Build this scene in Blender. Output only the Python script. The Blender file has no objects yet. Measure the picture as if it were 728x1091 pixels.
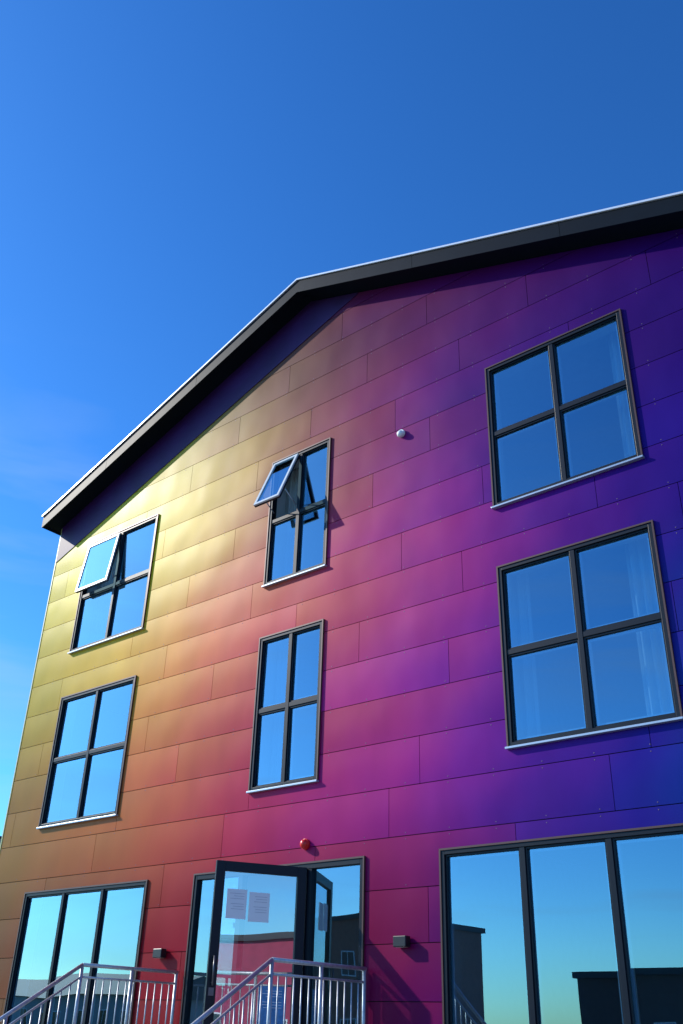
import bpy, bmesh, math, random
from mathutils import Vector, Matrix
random.seed(4)
scene=bpy.context.scene
R=math.radians
def lin(c):
    out=[]
    for v in c:
        v/=255.0
        out.append(v/12.92 if v<=.04045 else ((v+.055)/1.055)**2.4)
    return out
# ---------------------------------------------------------------- helpers
def box(bm,x0,x1,y0,y1,z0,z1,mi=0,M=None):
    vs=[bm.verts.new((x,y,z)) for x in (x0,x1) for y in (y0,y1) for z in (z0,z1)]
    if M is not None:
        for v in vs: v.co=M@v.co
    for f in ((0,1,3,2),(4,6,7,5),(0,4,5,1),(2,3,7,6),(0,2,6,4),(1,5,7,3)):
        fc=bm.faces.new([vs[i] for i in f]); fc.material_index=mi
def tube(bm,p,q,r,n=10,mi=0):
    p=Vector(p);q=Vector(q);d=q-p
    rot=d.to_track_quat('Z','Y').to_matrix()
    a=[];b=[]
    for i in range(n):
        t=2*math.pi*i/n
        o=rot@Vector((math.cos(t)*r,math.sin(t)*r,0))
        a.append(bm.verts.new(p+o)); b.append(bm.verts.new(q+o))
    for i in range(n):
        f=bm.faces.new((a[i],a[(i+1)%n],b[(i+1)%n],b[i])); f.smooth=True; f.material_index=mi
    bm.faces.new(a[::-1]).material_index=mi; bm.faces.new(b).material_index=mi
def prism(bm,pts,y0,y1,mi=0):
    a=[bm.verts.new((x,y0,z)) for x,z in pts]; b=[bm.verts.new((x,y1,z)) for x,z in pts]
    n=len(pts)
    bm.faces.new(a).material_index=mi; bm.faces.new(b[::-1]).material_index=mi
    for i in range(n):
        bm.faces.new((a[i],b[i],b[(i+1)%n],a[(i+1)%n])).material_index=mi
def mk(name,bm,mats,parent=None,bevel=0,recalc=True):
    if recalc: bmesh.ops.recalc_face_normals(bm,faces=bm.faces)
    me=bpy.data.meshes.new(name); bm.to_mesh(me); bm.free()
    ob=bpy.data.objects.new(name,me); scene.collection.objects.link(ob)
    for m in mats: me.materials.append(m)
    if parent: ob.parent=parent
    if bevel:
        b=ob.modifiers.new('bev','BEVEL'); b.width=bevel; b.segments=2; b.limit_method='ANGLE'
    return ob
def empty(name,loc=(0,0,0)):
    e=bpy.data.objects.new(name,None); scene.collection.objects.link(e); return e
def holed(bm,x0,x1,z0,z1,holes,yf,yb,mi=0,lay=None,val=0):
    xs={x0,x1}; zs={z0,z1}
    hs=[h for h in holes if h[0]<x1 and h[1]>x0 and h[2]<z1 and h[3]>z0]
    for a,b,c,d in hs:
        for v in (a,b):
            if x0<v<x1: xs.add(v)
        for v in (c,d):
            if z0<v<z1: zs.add(v)
    xs=sorted(xs); zs=sorted(zs); V={}
    def gv(i,j):
        if (i,j) not in V: V[(i,j)]=bm.verts.new((xs[i],yf,zs[j]))
        return V[(i,j)]
    fs=[]
    for i in range(len(xs)-1):
        for j in range(len(zs)-1):
            cx=(xs[i]+xs[i+1])/2; cz=(zs[j]+zs[j+1])/2
            if any(a<cx<b and c<cz<d for a,b,c,d in hs): continue
            fs.append(bm.faces.new((gv(i,j),gv(i+1,j),gv(i+1,j+1),gv(i,j+1))))
    if not fs: return
    r=bmesh.ops.extrude_face_region(bm,geom=fs)
    nv=[g for g in r['geom'] if isinstance(g,bmesh.types.BMVert)]
    for v in nv: v.co.y=yb
    fcs=set(fs)
    for v in list(V.values())+nv:
        for f in v.link_faces: fcs.add(f)
    for f in fcs:
        f.material_index=mi
        if lay is not None: f[lay]=val
# ---------------------------------------------------------------- materials
def mat(name,col,rough=.5,metal=0,spec=.5,noise=0,nscale=8,bump=0):
    m=bpy.data.materials.new(name); m.use_nodes=True
    nt=m.node_tree; b=nt.nodes['Principled BSDF']
    b.inputs['Base Color'].default_value=(*col,1); b.inputs['Roughness'].default_value=rough
    b.inputs['Metallic'].default_value=metal; b.inputs['Specular IOR Level'].default_value=spec
    if noise or bump:
        tc=nt.nodes.new('ShaderNodeTexCoord'); n=nt.nodes.new('ShaderNodeTexNoise')
        n.inputs['Scale'].default_value=nscale; n.inputs['Detail'].default_value=6
        nt.links.new(tc.outputs['Object'],n.inputs['Vector'])
        if noise:
            mr=nt.nodes.new('ShaderNodeMapRange'); mr.inputs['From Min'].default_value=.3; mr.inputs['From Max'].default_value=.7
            mr.inputs['To Min'].default_value=1-noise; mr.inputs['To Max'].default_value=1+noise
            nt.links.new(n.outputs['Fac'],mr.inputs['Value'])
            vm=nt.nodes.new('ShaderNodeVectorMath'); vm.operation='SCALE'; vm.inputs[0].default_value=col
            nt.links.new(mr.outputs[0],vm.inputs['Scale']); nt.links.new(vm.outputs[0],b.inputs['Base Color'])
        if bump:
            bp=nt.nodes.new('ShaderNodeBump'); bp.inputs['Strength'].default_value=bump; bp.inputs['Distance'].default_value=.02
            nt.links.new(n.outputs['Fac'],bp.inputs['Height']); nt.links.new(bp.outputs[0],b.inputs['Normal'])
    return m
X0,X1=-15.2,-2.0
GAIN=1.06
CH=.56; z00=3.565; PL=2.8
rows=[
 (2.4,[(-15,(110,76,48)),(-13,(124,56,48)),(-11,(130,22,44)),(-9.5,(134,14,56)),(-7.2,(114,6,80)),(-6.4,(92,5,92)),(-5.5,(62,10,106)),(-4,(34,18,114)),(-2.5,(14,32,118))]),
 (4.6,[(-15,(144,108,50)),(-13,(170,110,62)),(-11.6,(188,104,72)),(-11,(188,94,78)),(-10,(178,60,90)),(-9,(168,38,102)),(-8,(160,30,118)),(-7,(150,26,134)),(-6,(122,18,142)),(-5,(84,16,142)),(-4,(44,28,140)),(-3,(8,56,140))]),
 (7.0,[(-15,(182,160,40)),(-13,(210,170,50)),(-11.6,(214,154,64)),(-10.4,(206,120,78)),(-9.2,(194,86,92)),(-8.2,(178,54,108)),(-7,(166,36,128)),(-6,(134,20,134)),(-5,(92,13,132)),(-4,(60,10,128)),(-3,(42,14,126))]),
 (9.2,[(-15,(204,186,40)),(-13,(228,206,48)),(-11.6,(218,186,56)),(-10.6,(190,148,62)),(-9.6,(156,102,68)),(-8.6,(138,66,80)),(-7.6,(130,38,94)),(-6.8,(116,25,108)),(-6,(96,15,112)),(-5,(70,8,110)),(-4,(56,6,108)),(-3,(48,4,104))]),
 (11.4,[(-13,(154,144,54)),(-11,(134,112,56)),(-9.6,(112,74,60)),(-8.4,(98,44,70)),(-7.4,(92,26,80)),(-6.2,(82,14,88)),(-5,(72,8,92)),(-3,(60,4,90))]),
]
def cladding():
    m=bpy.data.materials.new('gradient_cladding'); m.use_nodes=True
    nt=m.node_tree; N=nt.nodes; L=nt.links; b=N['Principled BSDF']
    geo=N.new('ShaderNodeNewGeometry'); sep=N.new('ShaderNodeSeparateXYZ'); L.new(geo.outputs['Position'],sep.inputs[0])
    at=N.new('ShaderNodeAttribute'); at.attribute_name='prand'
    def math_(op,a,bv,c=None):
        n=N.new('ShaderNodeMath'); n.operation=op
        for i,v in enumerate((a,bv,c)):
            if v is None: continue
            if isinstance(v,(int,float)): n.inputs[i].default_value=v
            else: L.new(v,n.inputs[i])
        return n.outputs[0]
    nz=N.new('ShaderNodeTexNoise'); nz.inputs['Scale'].default_value=.65; nz.inputs['Detail'].default_value=3
    L.new(geo.outputs['Position'],nz.inputs['Vector'])
    xo=math_('MULTIPLY_ADD',math_('SUBTRACT',at.outputs['Fac'],.5),.7,sep.outputs['X'])
    xo=math_('MULTIPLY_ADD',math_('SUBTRACT',nz.outputs['Fac'],.5),1.5,xo)
    fz=math_('FRACT',math_('DIVIDE',math_('SUBTRACT',sep.outputs['Z'],z00-CH*10),CH),0)
    xo=math_('MULTIPLY_ADD',math_('SUBTRACT',fz,.5),-.4,xo)
    xo=math_('SUBTRACT',xo,.3)
    t=math_('DIVIDE',math_('SUBTRACT',xo,X0),X1-X0)
    prev=None
    for i,(z,st) in enumerate(rows):
        r=N.new('ShaderNodeValToRGB'); L.new(t,r.inputs[0]); cr=r.color_ramp; cr.interpolation='LINEAR'
        for k,(x,c) in enumerate(st):
            p=(x-X0)/(X1-X0)
            e=cr.elements[k] if k<2 else cr.elements.new(p)
            e.position=p
        els=sorted(cr.elements,key=lambda e:e.position)
        for e,(x,c) in zip(els,st):
            l=lin(c); mxv=max(l); l=[mxv*(v/mxv)**1.2 for v in l]
            l=[min(.85,l[0]*GAIN),min(.8,l[1]*GAIN),l[2]*GAIN*(.74 if x<-8 else .82)]; e.color=(*l,1)
        if prev is None: prev=r.outputs[0]
        else:
            mr=N.new('ShaderNodeMapRange'); mr.interpolation_type='SMOOTHSTEP'
            mr.inputs['From Min'].default_value=rows[i-1][0]; mr.inputs['From Max'].default_value=z
            L.new(sep.outputs['Z'],mr.inputs['Value'])
            mx=N.new('ShaderNodeMix'); mx.data_type='RGBA'
            L.new(mr.outputs[0],mx.inputs[0]); L.new(prev,mx.inputs[6]); L.new(r.outputs[0],mx.inputs[7]); prev=mx.outputs[2]
    n2=N.new('ShaderNodeTexNoise'); n2.inputs['Scale'].default_value=2.2; n2.inputs['Detail'].default_value=8
    mp=N.new('ShaderNodeMapping'); mp.inputs['Scale'].default_value=(1.0,1.0,.45); L.new(geo.outputs['Position'],mp.inputs[0]); L.new(mp.outputs[0],n2.inputs['Vector'])
    v=math_('MULTIPLY_ADD',n2.outputs['Fac'],.34,.83)
    v=math_('MULTIPLY',v,math_('MULTIPLY_ADD',at.outputs['Fac'],.18,.91))
    sc=N.new('ShaderNodeVectorMath'); sc.operation='SCALE'; L.new(prev,sc.inputs[0]); L.new(v,sc.inputs['Scale'])
    L.new(sc.outputs[0],b.inputs['Base Color'])
    L.new(math_('MULTIPLY_ADD',n2.outputs['Fac'],.12,.34),b.inputs['Roughness']); b.inputs['Specular IOR Level'].default_value=.10
    n3=N.new('ShaderNodeTexNoise'); n3.inputs['Scale'].default_value=1.1; n3.inputs['Detail'].default_value=1.2
    L.new(geo.outputs['Position'],n3.inputs['Vector'])
    bow=math_('SINE',math_('MULTIPLY',fz,math.pi),0)
    h=math_('MULTIPLY_ADD',bow,.3,n3.outputs['Fac'])
    bp=N.new('ShaderNodeBump'); bp.inputs['Strength'].default_value=.42; bp.inputs['Distance'].default_value=.038
    L.new(h,bp.inputs['Height']); L.new(bp.outputs[0],b.inputs['Normal'])
    return m
def glassmat(name,tint,f0,gain,gcol=(.42,.86,1)):
    m=bpy.data.materials.new(name); m.use_nodes=True; nt=m.node_tree; N=nt.nodes; L=nt.links
    N.remove(N['Principled BSDF']); out=N['Material Output']
    tr=N.new('ShaderNodeBsdfTransparent'); tr.inputs[0].default_value=(*tint,1)
    gl=N.new('ShaderNodeBsdfGlossy'); gl.inputs['Roughness'].default_value=0.0; gl.inputs[0].default_value=(*gcol,1)
    lw=N.new('ShaderNodeLayerWeight'); lw.inputs[0].default_value=.5
    po=N.new('ShaderNodeMath'); po.operation='POWER'; po.inputs[1].default_value=2.5; L.new(lw.outputs['Facing'],po.inputs[0])
    ma=N.new('ShaderNodeMath'); ma.operation='MULTIPLY_ADD'; ma.inputs[1].default_value=gain; ma.inputs[2].default_value=f0; ma.use_clamp=True
    L.new(po.outputs[0],ma.inputs[0])
    mx=N.new('ShaderNodeMixShader'); L.new(ma.outputs[0],mx.inputs[0]); L.new(tr.outputs[0],mx.inputs[1]); L.new(gl.outputs[0],mx.inputs[2])
    L.new(mx.outputs[0],out.inputs[0])
    tc=N.new('ShaderNodeTexCoord'); n=N.new('ShaderNodeTexNoise'); n.inputs['Scale'].default_value=.9; n.inputs['Detail'].default_value=0
    L.new(tc.outputs['Object'],n.inputs['Vector'])
    bp=N.new('ShaderNodeBump'); bp.inputs['Strength'].default_value=.4; bp.inputs['Distance'].default_value=.01
    L.new(n.outputs['Fac'],bp.inputs['Height']); L.new(bp.outputs[0],gl.inputs['Normal'])
    return m
CLAD=cladding()
GLASS=glassmat('window_glass',(.40,.64,.76),.33,.85,(.48,.76,.94))
FRAME=mat('dark_frame',(.005,.009,.016),.4,spec=.25)
BRONZE=mat('bronze_trim',(.10,.05,.04),.4,.3)
ALU=mat('aluminium',(.42,.48,.55),.35,.5)
ALUW=mat('pale_frame',(.55,.6,.64),.4)
FASC=mat('fascia_metal',(.003,.007,.012),.5,0,.12,.1,3,.1)
CAP=mat('metal_capping',(.75,.78,.82),.35,.3)
DARK=mat('backing',(.01,.01,.012),.8)
WHITE=mat('interior_plaster',(.6,.62,.62),.8,noise=.04)
FLOORM=mat('interior_floor',(.22,.17,.12),.5,noise=.2)
SHADE=mat('roof_shade_violet',(.04,.008,.07),.5,noise=.2,nscale=2,spec=.2)  # base colour carries the violet shade under the left rake
GALV=mat('galvanised_steel',(.5,.52,.53),.42,.5,.5,.15,30)
CONC=mat('concrete',(.32,.31,.29),.85,noise=.2,nscale=6,bump=.3)
SCREW=mat('screw_heads',(.16,.10,.16),.5,.3)
CURT=mat('curtain_cloth',(.7,.7,.68),.9)
# ---------------------------------------------------------------- layout
XL,XR,XM=-15.05,-2.05,-8.55
RT=12.81; SL=.36; TH=.20
def under(x): return RT-TH-SL*abs(x-XM)
wins={ # x0,x1,z0,z1,cols,rows,open
 'A':(-14.0,-11.99,7.37,9.54,2,2,7),
 'B':(-14.0,-11.99,4.355,6.545,2,2,0),
 'C':(-9.18,-7.97,7.37,9.54,2,2,22),
 'D':(-9.18,-7.97,4.355,6.545,2,2,0),
 'E':(-5.19,-3.235,7.37,9.54,2,2,0),
 'F':(-5.19,-3.235,4.355,6.545,2,2,0),
 'G':(-14.05,-11.08,1.15,3.37,3,1,0),
 'H':(-6.12,-3.12,1.15,3.37,3,1,0)}
door=(-10.1,-7.19,1.12,3.38)
holes=[w[:4] for w in wins.values()]+[door]
bld=empty('multicolour_clad_building')
bm=bmesh.new(); lay=bm.faces.layers.float.new('prand')
offs={0:0,1:.45,2:1.7,3:.9,4:2.3,5:1.14,6:.2,7:1.5,8:2.5,9:.7}
for k in range(-6,18):
    za=z00+CH*k; zb=za+CH
    if zb<.35: continue
    za=max(za,.35)
    o=offs.get(k,(k*1.13)%PL)
    xs=[XL]; x=-6.84+o-6*PL
    while x<XR-.25:
        if x>XL+.25: xs.append(x)
        x+=PL
    xs.append(XR)
    for a,b in zip(xs[:-1],xs[1:]):
        holed(bm,a+.0035,b-.0035,za+.0045,zb-.0045,holes,-.022,-.008,0,lay,random.random())
for s in (1,-1):
    n=Vector((SL*s,0,1)).normalized()
    bmesh.ops.bisect_plane(bm,geom=list(bm.verts)+list(bm.edges)+list(bm.faces),plane_co=(XM,0,RT-TH-.01),plane_no=n,clear_outer=True)
mk('cladding_panels',bm,[CLAD],bld)
bm=bmesh.new()
def inhole(x,z,m=.03): return any(a-m<x<b+m and c-m<z<d+m for a,b,c,d in holes)
for k in range(-1,17):
    for dz in (.035,CH-.035):
        z=z00+CH*k+dz; x=XL+.05
        while x<XR:
            if not inhole(x,z,.05) and z<under(x)-.05:
                c=[bm.verts.new((x+.006*math.cos(t*math.pi/3),-.0245,z+.006*math.sin(t*math.pi/3))) for t in range(6)]
                d=[bm.verts.new((x+.0075*math.cos(t*math.pi/3),-.021,z+.0075*math.sin(t*math.pi/3))) for t in range(6)]
                bm.faces.new(c)
                for i in range(6): bm.faces.new((c[i],d[i],d[(i+1)%6],c[(i+1)%6]))
            x+=.6
mk('cladding_screws',bm,[SCREW],bld)
bm=bmesh.new(); holed(bm,XL+.02,XR-.02,0,12.9,holes,0,.3)
for s in (1,-1):
    n=Vector((SL*s,0,1)).normalized()
    bmesh.ops.bisect_plane(bm,geom=list(bm.verts)+list(bm.edges)+list(bm.faces),plane_co=(XM,0,RT-TH-.015),plane_no=n,clear_outer=True)
bmesh.ops.recalc_face_normals(bm,faces=bm.faces)
for f in bm.faces:
    f.material_index=1 if (f.calc_center_median().y<.001) else 0
mk('structural_wall',bm,[WHITE,DARK],bld,recalc=False)
bm=bmesh.new()
box(bm,XL,XL+.28,.302,14,0,under(XL)-.02); box(bm,XR-.28,XR,.302,14,0,under(XR)-.02)
prism(bm,[(XL,0),(XR,0),(XR,under(XR)-.02),(XM,under(XM)-.02),(XL,under(XL)-.02)],14.002,14.25)
lay=bm.faces.layers.float.new('prand')
mk('side_walls',bm,[CLAD],bld)
bm=bmesh.new()
for z in (.85,3.75,6.85,9.85): box(bm,XL+.3,XR-.3,.302,13.9,z,z+.22,0)
mk('floor_slabs',bm,[WHITE],bld)
bm=bmesh.new()
for z in (1.07,3.97,7.07): box(bm,XL+.3,XR-.3,.31,6,z+.004,z+.02,0)
mk('floor_finish',bm,[FLOORM],bld)
bm=bmesh.new()
for z,h in ((1.1,2.6),(4,2.8),(7.1,2.7)):
    box(bm,XL+.31,XR-.31,5.2,5.35,z,z+h)
    for x in (-10.7,-6.5): box(bm,x,x+.15,.33,5.19,z,z+h)
mk('partitions',bm,[WHITE],bld)
bm=bmesh.new(); box(bm,XL-.01,XR+.01,-.05,-.001,0,.34); mk('plinth',bm,[CONC],bld)
bm=bmesh.new(); box(bm,XL-.03,XL-.002,-.03,.05,.34,under(XL)-.03); box(bm,XR+.002,XR+.03,-.03,.05,.34,under(XR)-.03)
mk('corner_trim',bm,[mat('corner_trim_paint',(.5,.48,.18),.4)],bld)
# roof
EL,ER=-15.2,-1.9; YF=-.39
def top(x): return RT-SL*abs(x-XM)
bm=bmesh.new()
prism(bm,[(EL,top(EL)),(EL,top(EL)-TH),(XM,RT-TH),(ER,top(ER)-TH),(ER,top(ER)),(XM,RT)],YF+.03,14.55)
mk('roof_deck',bm,[FASC],bld)
bm=bmesh.new()
def rakeboards(step,gap):
    for sgn in (-1,1):
        L_=abs((EL if sgn<0 else ER)-XM); d=0
        while d<L_-.01:
            e=min(L_,d+step)
            a=XM+sgn*(d+(gap if d>0 else 0)); b=XM+sgn*e
            prism(bm,[(a,top(a)-.002),(b,top(b)-.002),(b,top(b)-TH-.05),(a,top(a)-TH-.05)],YF,YF+.026)
            d=e
rakeboards(2.4,.006)
box(bm,EL-.028,EL-.002,YF,14.55,top(EL)-TH-.05,top(EL)-.002)
box(bm,ER+.002,ER+.028,YF,14.55,top(ER)-TH-.05,top(ER)-.002)
mk('fascia_boards',bm,[FASC],bld)
bm=bmesh.new()
prism(bm,[(EL-.05,top(EL)-.012),(XM,RT+.01),(ER+.05,top(ER)-.012),(ER+.05,top(ER)+.02),(XM,RT+.042),(EL-.05,top(EL)+.02)],YF-.025,YF-.003)
prism(bm,[(EL-.05,top(EL)+.004),(XM,RT+.022),(ER+.05,top(ER)+.004),(ER+.05,top(ER)+.02),(XM,RT+.042),(EL-.05,top(EL)+.02)],YF-.002,14.6)
mk('roof_capping',bm,[CAP],bld)
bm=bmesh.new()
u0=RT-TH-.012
prism(bm,[(XL,u0-SL*(XM-XL)),(XL,u0-SL*(XM-XL)-.78),(XM,u0-.78),(XM+1.05,u0-.78+.36*1.05-.0),(XM+1.05,u0-.36*1.05),(XM,u0)],-.034,-.023)  # added sheet cut to the roof's cast shadow, shade painted in violet
mk('roof_shadow_board',bm,[SHADE],bld)
# ---------------------------------------------------------------- windows
def window(key,x0,x1,z0,z1,cols,rws,op):
    w=empty('window'); w.parent=bld
    bm=bmesh.new(); g=bmesh.new()
    fw=.055; ya,yb=-.04,.06
    box(bm,x0+.012,x0+fw,ya,yb,z0+.012,z1-.012); box(bm,x1-fw,x1-.012,ya,yb,z0+.012,z1-.012)
    box(bm,x0+fw,x1-fw,ya,yb,z1-fw,z1-.012); box(bm,x0+fw,x1-fw,ya,yb,z0+.012,z0+fw)
    ix0,ix1,iz0,iz1=x0+fw,x1-fw,z0+fw,z1-fw
    mw=.06
    cx=[ix0+(ix1-ix0)*i/cols for i in range(cols+1)]
    cz=[iz0+(iz1-iz0)*i/rws for i in range(rws+1)]
    for i in range(1,cols): box(bm,cx[i]-mw/2,cx[i]+mw/2,ya+.006,yb-.005,iz0,iz1)
    for j in range(1,rws):
        for i in range(cols):
            a=cx[i]+(mw/2 if i>0 else 0); b=cx[i+1]-(mw/2 if i<cols-1 else 0)
            box(bm,a,b,ya+.01,yb-.008,cz[j]-mw/2,cz[j]+mw/2)
    inner=bmesh.new(); rear=bmesh.new()
    for i in range(cols):
        for j in range(rws):
            a=cx[i]+(mw/2 if i>0 else 0); b=cx[i+1]-(mw/2 if i<cols-1 else 0)
            c=cz[j]+(mw/2 if j>0 else 0); d=cz[j+1]-(mw/2 if j<rws-1 else 0)
            if op and i==0 and j==rws-1:
                M=Matrix.Translation((0,-.05,d))@Matrix.Rotation(R(-op),4,'X')@Matrix.Translation((0,.05,-d))
                s=bmesh.new(); e=.045
                for (p,q,r_,t) in ((a,a+e,c,d),(b-e,b,c,d),(a+e,b-e,c,c+e),(a+e,b-e,d-e,d)):
                    box(s,p,q,-.075,-.05,r_,t,0,M); box(s,p,q,-.05,-.02,r_,t,1,M)
                mk('open_sash',s,[ALUW,FRAME],w)
                s=bmesh.new(); vs=[s.verts.new(M@Vector(v)) for v in ((a+e,-.06,c+e),(b-e,-.06,c+e),(b-e,-.06,d-e),(a+e,-.06,d-e))]
                s.faces.new(vs); mk('open_sash_glass',s,[GLASS],w,recalc=False)
                s=bmesh.new()
                p=M@Vector((a+.03,-.03,c+.25)); tube(s,p,(a+.03,-.02,c+.12),.009,8)
                p=M@Vector((b-.03,-.03,c+.25)); tube(s,p,(b-.03,-.02,c+.12),.009,8)
                mk('sash_stays',s,[ALU],w)
                continue
            yy=.012+random.uniform(-.001,.001)
            tl=random.uniform(-.0045,.0045); t2=random.uniform(-.0045,.0045)
            vs=[g.verts.new(v) for v in ((a,yy,c),(b,yy+tl,c),(b,yy+tl+t2,d),(a,yy+t2,d))]; g.faces.new(vs)
            e=.02
            for (p,q,r_,t) in ((a+.001,a+e,c+.001,d-.001),(b-e,b-.001,c+.001,d-.001),(a+e,b-e,c+.001,c+e),(a+e,b-e,d-e,d-.001)):
                box(inner,p,q,-.018,.001,r_,t)
            e=.05
            for (p,q,r_,t) in ((a+.001,a+e,c+.001,d-.001),(b-e,b-.001,c+.001,d-.001),(a+e,b-e,c+.001,c+e),(a+e,b-e,d-e,d-.001)):
                box(rear,p,q,.024,.055,r_,t)
    mk('glazing_beads',inner,[FRAME],w)
    mk('inner_sash',rear,[ALUW],w)
    mk('frame',bm,[FRAME],w,.003)
    mk('glass',g,[GLASS],w,recalc=False)
    t=bmesh.new(); e=.010
    box(t,x0-e,x0+.01,-.05,-.003,z0,z1+e); box(t,x1-.01,x1+e,-.05,-.003,z0,z1+e); box(t,x0+.01,x1-.01,-.05,-.003,z1-.01,z1+e)
    mk('casing_trim',t,[BRONZE],w)
    t=bmesh.new(); box(t,x0-.02,x1+.02,-.075,-.004,z0-.016,z0+.008); mk('sill',t,[ALU],w,.003)
def curtain(x0,x1,z0,z1,y=.38,n=6,amp=.035,thick=1):
    c=bmesh.new(); N_=n*8; prev=None
    for i in range(N_+1):
        x=x0+(x1-x0)*i/N_; yy=y+amp*math.sin(i/8*2*math.pi)+.01*math.sin(i*.9)
        p=(c.verts.new((x,yy,z0)),c.verts.new((x+.01*math.sin(i),yy*1.0,z1)))
        if prev: f=c.faces.new((prev[0],p[0],p[1],prev[1])); f.smooth=True
        prev=p
    mk('curtain',c,[CURT],bld,recalc=False)
for k,v in wins.items(): window(k,*v)
curtain(-3.75,-3.1,4.2,6.6); curtain(-5.35,-5.0,4.2,6.6,n=3)
curtain(-9.35,-8.95,4.2,6.6,n=4); curtain(-8.25,-7.85,4.2,6.6,n=4)
curtain(-9.35,-9.0,7.2,9.6,n=3); curtain(-3.6,-3.1,7.2,9.6,n=5); curtain(-3.55,-3.0,1.1,3.4,n=6)
curtain(-12.5,-11.85,4.2,6.6,n=5); curtain(-14.15,-13.6,7.2,9.6,n=5)
# ---------------------------------------------------------------- entrance
ent=empty('entrance'); ent.parent=bld
dx0,dx1,dz0,dz1=door
bm=bmesh.new(); ya,yb=-.04,.06
box(bm,dx0+.012,dx0+.06,ya,yb,dz0,dz1-.012); box(bm,dx1-.06,dx1-.012,ya,yb,dz0,dz1-.012)
box(bm,dx0+.06,dx1-.06,ya,yb,dz1-.07,dz1-.012)
for x in (-9.22,-8.04): box(bm,x-.04,x+.04,ya+.004,yb-.003,dz0,dz1-.07)
for a,b in ((dx0+.06,-9.26),(-8.0,dx1-.06)): box(bm,a,b,ya+.008,yb-.005,dz0,dz0+.1)
mk('door_frame',bm,[FRAME],ent,.003)
bm=bmesh.new()
for a,b in ((dx0+.06,-9.26),(-8.0,dx1-.06)):
    bm.faces.new([bm.verts.new(v) for v in ((a,.01,dz0+.1),(b,.01,dz0+.1),(b,.01,dz1-.07),(a,.01,dz1-.07))])
mk('sidelight_glass',bm,[GLASS],ent,recalc=False)
t=bmesh.new(); e=.010
box(t,dx0-e,dx0+.01,-.05,-.003,dz0,dz1+e); box(t,dx1-.01,dx1+e,-.05,-.003,dz0,dz1+e); box(t,dx0+.01,dx1-.01,-.05,-.003,dz1-.01,dz1+e)
mk('casing_trim',t,[BRONZE],ent)
ang=R(61)
ML=Matrix.Translation((-8.08,-.05,0))@Matrix.Rotation(math.pi+ang,4,'Z')
bm=bmesh.new(); W_=1.12; lz0,lz1=1.15,3.32
box(bm,0,.11,-.025,.03,lz0,lz1,0,ML); box(bm,W_-.11,W_,-.025,.03,lz0,lz1,0,ML)
box(bm,.11,W_-.11,-.025,.03,lz1-.11,lz1,0,ML); box(bm,.11,W_-.11,-.025,.03,lz0,lz0+.18,0,ML)
mk('door_leaf',bm,[FRAME],ent,.003)
DG=glassmat('door_glass',(.7,.8,.85),.42,.6,(.85,.92,1))
bm=bmesh.new(); bm.faces.new([bm.verts.new(ML@Vector(v)) for v in ((W_-.11,0,lz0+.18),(.11,0,lz0+.18),(.11,0,lz1-.11),(W_-.11,0,lz1-.11))])
mk('door_leaf_glass',bm,[DG],ent,recalc=False)
bm=bmesh.new()
for s in (.075,-.065):
    tube(bm,ML@Vector((W_-.055,s,2.0)),ML@Vector((W_-.055,s,2.3)),.011)
    for z in (2.03,2.27): tube(bm,ML@Vector((W_-.055,s,z)),ML@Vector((W_-.055,0.028 if s>0 else -.024,z)),.009)
box(bm,W_-.085,W_-.025,.03,.038,1.9,1.98,0,ML)
mk('door_handle',bm,[mat('dark_handle',(.12,.12,.13),.35,.7)],ent)
PAPER=mat('notice_paper',(.9,.9,.88),.7); BLUEP=mat('blue_notice',(.08,.25,.5),.6,noise=.2,nscale=20)
INK=mat('notice_ink',(.55,.55,.57),.7)
bm=bmesh.new()
for (a,z,mi,w,h) in ((.44,2.68,0,.25,.32),(.72,2.70,0,.24,.32),(.2,1.6,1,.3,.42)):
    box(bm,a,a+w,.0035,.0045,z,z+h,mi,ML)
    for i in range(8):
        if i%4==3: continue
        box(bm,a+.03,a+w-.03-random.random()*.06,.0052,.006,z+h-.05-i*.028,z+h-.045-i*.028,2 if mi==0 else 0,ML)
mk('door_notices',bm,[PAPER,BLUEP,INK],ent)
bm=bmesh.new(); box(bm,.02,.26,-.075,-.027,3.24,3.3,0,ML); mk('door_closer',bm,[ALU],ent)
bm=bmesh.new(); box(bm,-9.9,-8.2,3.6,4.1,1.09,2.1); mk('reception_counter',bm,[mat('counter',(.45,.06,.09),.5)],bld)
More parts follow.
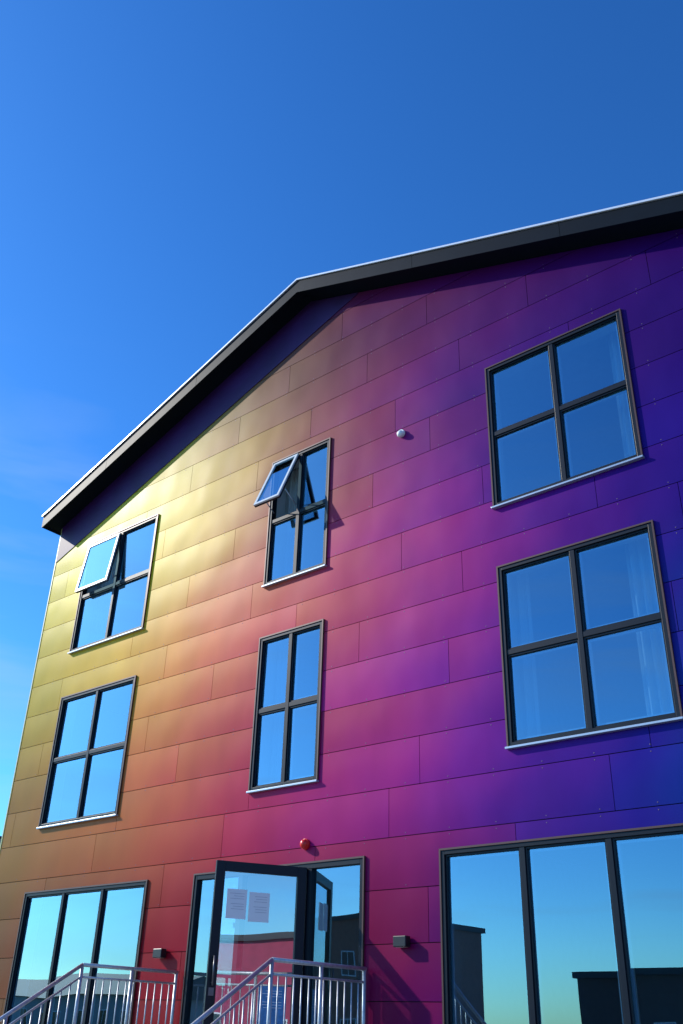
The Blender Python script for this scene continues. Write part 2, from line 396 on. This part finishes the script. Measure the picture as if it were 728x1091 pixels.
# ---------------------------------------------------------------- staircase
st=empty('entrance_staircase')
bm=bmesh.new(); box(bm,-10.35,-7.0,-1.6,-.052,0.9,1.1)
box(bm,-10.3,-7.05,-1.5,-.2,0,.9)
n=6; rise=1.1/n
for i in range(1,n):
    zt=1.1-i*rise; box(bm,-10.3,-7.05,-1.6-.3*i-.02,-1.602-.3*(i-1),zt-.06,zt)
for x in (-10.28,-7.1):
    a=[bm.verts.new((x,-1.6,.95)),bm.verts.new((x,-1.6,.7)),bm.verts.new((x,-3.3,-.0)),bm.verts.new((x,-3.3,.12))]
    b=[bm.verts.new(v.co+Vector((.05,0,0))) for v in a]
    bm.faces.new(a); bm.faces.new(b[::-1])
    for i in range(4): bm.faces.new((a[i],b[i],b[(i+1)%4],a[(i+1)%4]))
mk('landing_and_steps',bm,[CONC],st)
def rail(x):
    bm=bmesh.new(); T=1.1; H=1.1
    yw,yl,yb=-.06,-1.55,-3.4
    sl=rise/.3
    def f(y): return T if y>=yl else T-(yl-y)*sl
    for h,r in ((H,.022),(H-.13,.013),(.1,.013)):
        tube(bm,(x,yw,f(yw)+h),(x,yl,f(yl)+h),r); tube(bm,(x,yl,f(yl)+h),(x,yb,f(yb)+h),r)
    for y in (yw-.02,-.8,yl,-2.45,yb):
        tube(bm,(x,y,f(y)-.05),(x,y,f(y)+H),.021)
    y=yw-.12
    while y>yb+.05:
        if min(abs(y-q) for q in (yw-.02,-.8,yl,-2.45,yb))>.04: tube(bm,(x,y,f(y)+.1),(x,y,f(y)+H-.13),.008,8)
        y-=.115
    mk('railing',bm,[GALV],st)
rail(-7.13); rail(-10.22)
# ---------------------------------------------------------------- fittings
BLK=mat('lamp_black',(.012,.012,.014),.4); REDP=mat('red_plastic',(.7,.02,.015),.3); WPL=mat('white_plastic',(.8,.8,.8),.35)
LENS=mat('lamp_lens',(.6,.6,.55),.3)
def wlamp(x,z):
    e_=empty('wall_lamp')
    bm=bmesh.new(); box(bm,x-.085,x+.085,-.125,-.034,z-.055,z+.055); mk('housing',bm,[BLK],e_,.008)
    bm=bmesh.new(); box(bm,x-.06,x+.06,-.034,-.022,z-.04,z+.04); mk('bracket',bm,[BLK],e_)
    bm=bmesh.new(); box(bm,x-.06,x+.06,-.11,-.05,z-.058,z-.0551); mk('lens',bm,[LENS],e_)
wlamp(-6.62,2.46); wlamp(-10.6,2.43)
def dome(name,x,z,r,m1,m2,drop=0):
    e_=empty(name)
    bm=bmesh.new(); tube(bm,(x,-.0225,z),(x,-.06,z),r,24); mk('base',bm,[m2],e_,.004)
    bm=bmesh.new(); bmesh.ops.create_uvsphere(bm,u_segments=24,v_segments=12,radius=r*.88)
    for v in bm.verts: v.co=Vector((x+v.co.x,-.062+v.co.y*.9,z+v.co.z-drop))
    for f in bm.faces: f.smooth=True
    mk('head',bm,[m1],e_)
dome('alarm_sounder',-8.12,3.6,.065,REDP,REDP)
dome('motion_sensor',-6.62,9.07,.06,WPL,WPL,.015)
# ---------------------------------------------------------------- surroundings
def groundmat(name,c1,sc): return mat(name,c1,.9,0,.3,.35,sc,.3)
bm=bmesh.new(); bm.faces.new([bm.verts.new(v) for v in ((-1500,-1500,0),(1500,-1500,0),(1500,1500,0),(-1500,1500,0))])
mk('ground',bm,[groundmat('grass_ground',(.07,.1,.04),.4)])
bm=bmesh.new(); bm.faces.new([bm.verts.new(v) for v in ((-60,-14,.004),(40,-14,.004),(40,-.06,.004),(-60,-.06,.004))])
mk('pavement',bm,[groundmat('paving',(.22,.21,.2),2)])
bm=bmesh.new(); bm.faces.new([bm.verts.new(v) for v in ((-300,-24,.008),(300,-24,.008),(300,-16,.008),(-300,-16,.008))])
mk('road',bm,[groundmat('asphalt',(.05,.05,.052),3)])
bm=bmesh.new(); box(bm,-300,300,-16,-15.85,0,.12); mk('kerb',bm,[CONC])
BR=mat('brick',(.34,.12,.08),.85,noise=.25,nscale=4); GRW=mat('render_grey',(.42,.42,.4),.85,noise=.1); RD=mat('red_timber',(.36,.03,.08),.7,noise=.15,nscale=3)
TIL=mat('roof_tiles',(.05,.05,.055),.7,noise=.2); DKW=mat('dark_timber',(.12,.06,.05),.8,noise=.2)
PANE=mat('pane',(.02,.03,.04),.1)
def house(name,x0,x1,y0,y1,h,rh,wm,nw=5,floors=2,flat=False,face='y'):
    e_=empty(name)
    bm=bmesh.new(); box(bm,x0,x1,y0,y1,0,h); mk('walls',bm,[wm],e_)
    bm=bmesh.new()
    if flat: box(bm,x0-.2,x1+.2,y0-.2,y1+.2,h+.001,h+.3)
    else:
        ym=(y0+y1)/2
        a=[bm.verts.new((x0-.4,y,z)) for y,z in ((y0-.4,h-.1),(ym,h+rh),(y1+.4,h-.1))]
        b=[bm.verts.new((x1+.4,y,z)) for y,z in ((y0-.4,h-.1),(ym,h+rh),(y1+.4,h-.1))]
        bm.faces.new(a); bm.faces.new(b[::-1])
        for i in range(3): bm.faces.new((a[i],b[i],b[(i+1)%3],a[(i+1)%3]))
    mk('roof',bm,[TIL],e_)
    bm=bmesh.new(); g=bmesh.new()
    for fl in range(floors):
        zc=1+fl*(h-.6)/floors
        for i in range(nw):
            if face=='y':
                xc=x0+(x1-x0)*(i+.5)/nw
                box(g,xc-.5,xc+.5,y1-.02,y1+.012,zc,zc+1.2)
                for a in (-.56,.5): box(bm,xc+a,xc+a+.06,y1-.02,y1+.04,zc-.06,zc+1.26)
                box(bm,xc-.5,xc+.5,y1-.02,y1+.04,zc+1.2,zc+1.26); box(bm,xc-.5,xc+.5,y1-.02,y1+.04,zc-.06,zc)
                box(bm,xc-.02,xc+.02,y1+.013,y1+.03,zc,zc+1.2)
            else:
                yc=y0+(y1-y0)*(i+.5)/nw
                box(g,x0-.012,x0+.02,yc-.5,yc+.5,zc,zc+1.2)
                for a in (-.56,.5): box(bm,x0-.04,x0+.02,yc+a,yc+a+.06,zc-.06,zc+1.26)
                box(bm,x0-.04,x0+.02,yc-.5,yc+.5,zc+1.2,zc+1.26); box(bm,x0-.04,x0+.02,yc-.5,yc+.5,zc-.06,zc)
    mk('window_frames',bm,[WPL],e_); mk('window_panes',g,[PANE],e_)
house('brick_house',-50,-37.0,-50,-40,7.6,0,BR,nw=6,floors=2,flat=True)
house('dark_timber_house',-26,4,-52,-41,4.2,0,DKW,nw=10,floors=1,flat=True)
house('rendered_house',-92,-64,-54,-44,3.4,1.8,GRW,nw=9,floors=1)
house('red_timber_house',30,42,-26,10,5.4,0,RD,nw=11,floors=1,flat=True,face='x')
house('pale_apartment_block',-150,-114.5,55,72,22,0,GRW,nw=10,floors=7,flat=True)
# ---------------------------------------------------------------- light
sd=Vector((1.2,.53,-.8)).normalized()
sun=bpy.data.lights.new('sun','SUN'); sun.energy=5; sun.angle=R(.5); sun.color=(1,.94,.84)
so=bpy.data.objects.new('sun',sun); scene.collection.objects.link(so); so.rotation_euler=sd.to_track_quat('-Z','Y').to_euler()
elev=math.asin(-sd.z); az=math.atan2(-sd.x,-sd.y)
w=bpy.data.worlds.new('World'); scene.world=w; w.use_nodes=True
nt=w.node_tree; bg=nt.nodes['Background']; N=nt.nodes; L=nt.links
sk=N.new('ShaderNodeTexSky'); sk.sky_type='NISHITA'; sk.sun_disc=False; sk.sun_elevation=elev; sk.sun_rotation=az%(2*math.pi)
sk.air_density=1.0; sk.dust_density=.45; sk.ozone_density=3.0
hs=N.new('ShaderNodeHueSaturation'); hs.inputs['Hue'].default_value=.5; hs.inputs['Saturation'].default_value=1.17; hs.inputs['Value'].default_value=.97
tn=N.new('ShaderNodeMix'); tn.data_type='RGBA'; tn.blend_type='MULTIPLY'; tn.inputs[0].default_value=1; tn.inputs[7].default_value=(.56,.92,1.12,1)
gm=N.new('ShaderNodeGamma'); gm.inputs[1].default_value=1.25
L.new(sk.outputs[0],hs.inputs['Color']); L.new(hs.outputs[0],tn.inputs[6]); L.new(tn.outputs[2],gm.inputs[0])
# very thin high cirrus
tc=N.new('ShaderNodeTexCoord'); mp=N.new('ShaderNodeMapping'); mp.inputs['Scale'].default_value=(1.2,1.2,9); mp.inputs['Rotation'].default_value=(.12,.1,0)
cn=N.new('ShaderNodeTexNoise'); cn.inputs['Scale'].default_value=1.6; cn.inputs['Detail'].default_value=6; cn.inputs['Distortion'].default_value=.6
mr=N.new('ShaderNodeMapRange'); mr.inputs['From Min'].default_value=.46; mr.inputs['From Max'].default_value=.8; mr.inputs['To Max'].default_value=.4
L.new(tc.outputs['Generated'],mp.inputs[0]); L.new(mp.outputs[0],cn.inputs['Vector']); L.new(cn.outputs['Fac'],mr.inputs['Value'])
sp=N.new('ShaderNodeSeparateXYZ'); L.new(tc.outputs['Generated'],sp.inputs[0])
m2=N.new('ShaderNodeMapRange'); m2.inputs['From Min'].default_value=.62; m2.inputs['From Max'].default_value=.42; L.new(sp.outputs['Z'],m2.inputs['Value'])
mu=N.new('ShaderNodeMath'); mu.operation='MULTIPLY'; L.new(mr.outputs[0],mu.inputs[0]); L.new(m2.outputs[0],mu.inputs[1])
cm=N.new('ShaderNodeMix'); cm.data_type='RGBA'; L.new(mu.outputs[0],cm.inputs[0]); L.new(gm.outputs[0],cm.inputs[6]); cm.inputs[7].default_value=(3.8,4.9,6,1)
L.new(cm.outputs[2],bg.inputs[0]); bg.inputs[1].default_value=.15
# ---------------------------------------------------------------- camera
cam=bpy.data.cameras.new('camera'); co=bpy.data.objects.new('camera',cam); scene.collection.objects.link(co)
cx=Vector((.7679,.6401,.0268)); cy=Vector((.2927,-.3877,.8741)); cz=Vector((.5699,-.6634,-.4850))
M=Matrix((( cx.x,cy.x,cz.x,0),(cx.y,cy.y,cz.y,-9),(cx.z,cy.z,cz.z,1.6),(0,0,0,1)))
co.matrix_world=M
cam.sensor_fit='VERTICAL'; cam.sensor_height=36; cam.lens=996/1091*36; cam.clip_end=5000
scene.camera=co
scene.view_settings.view_transform='Standard'
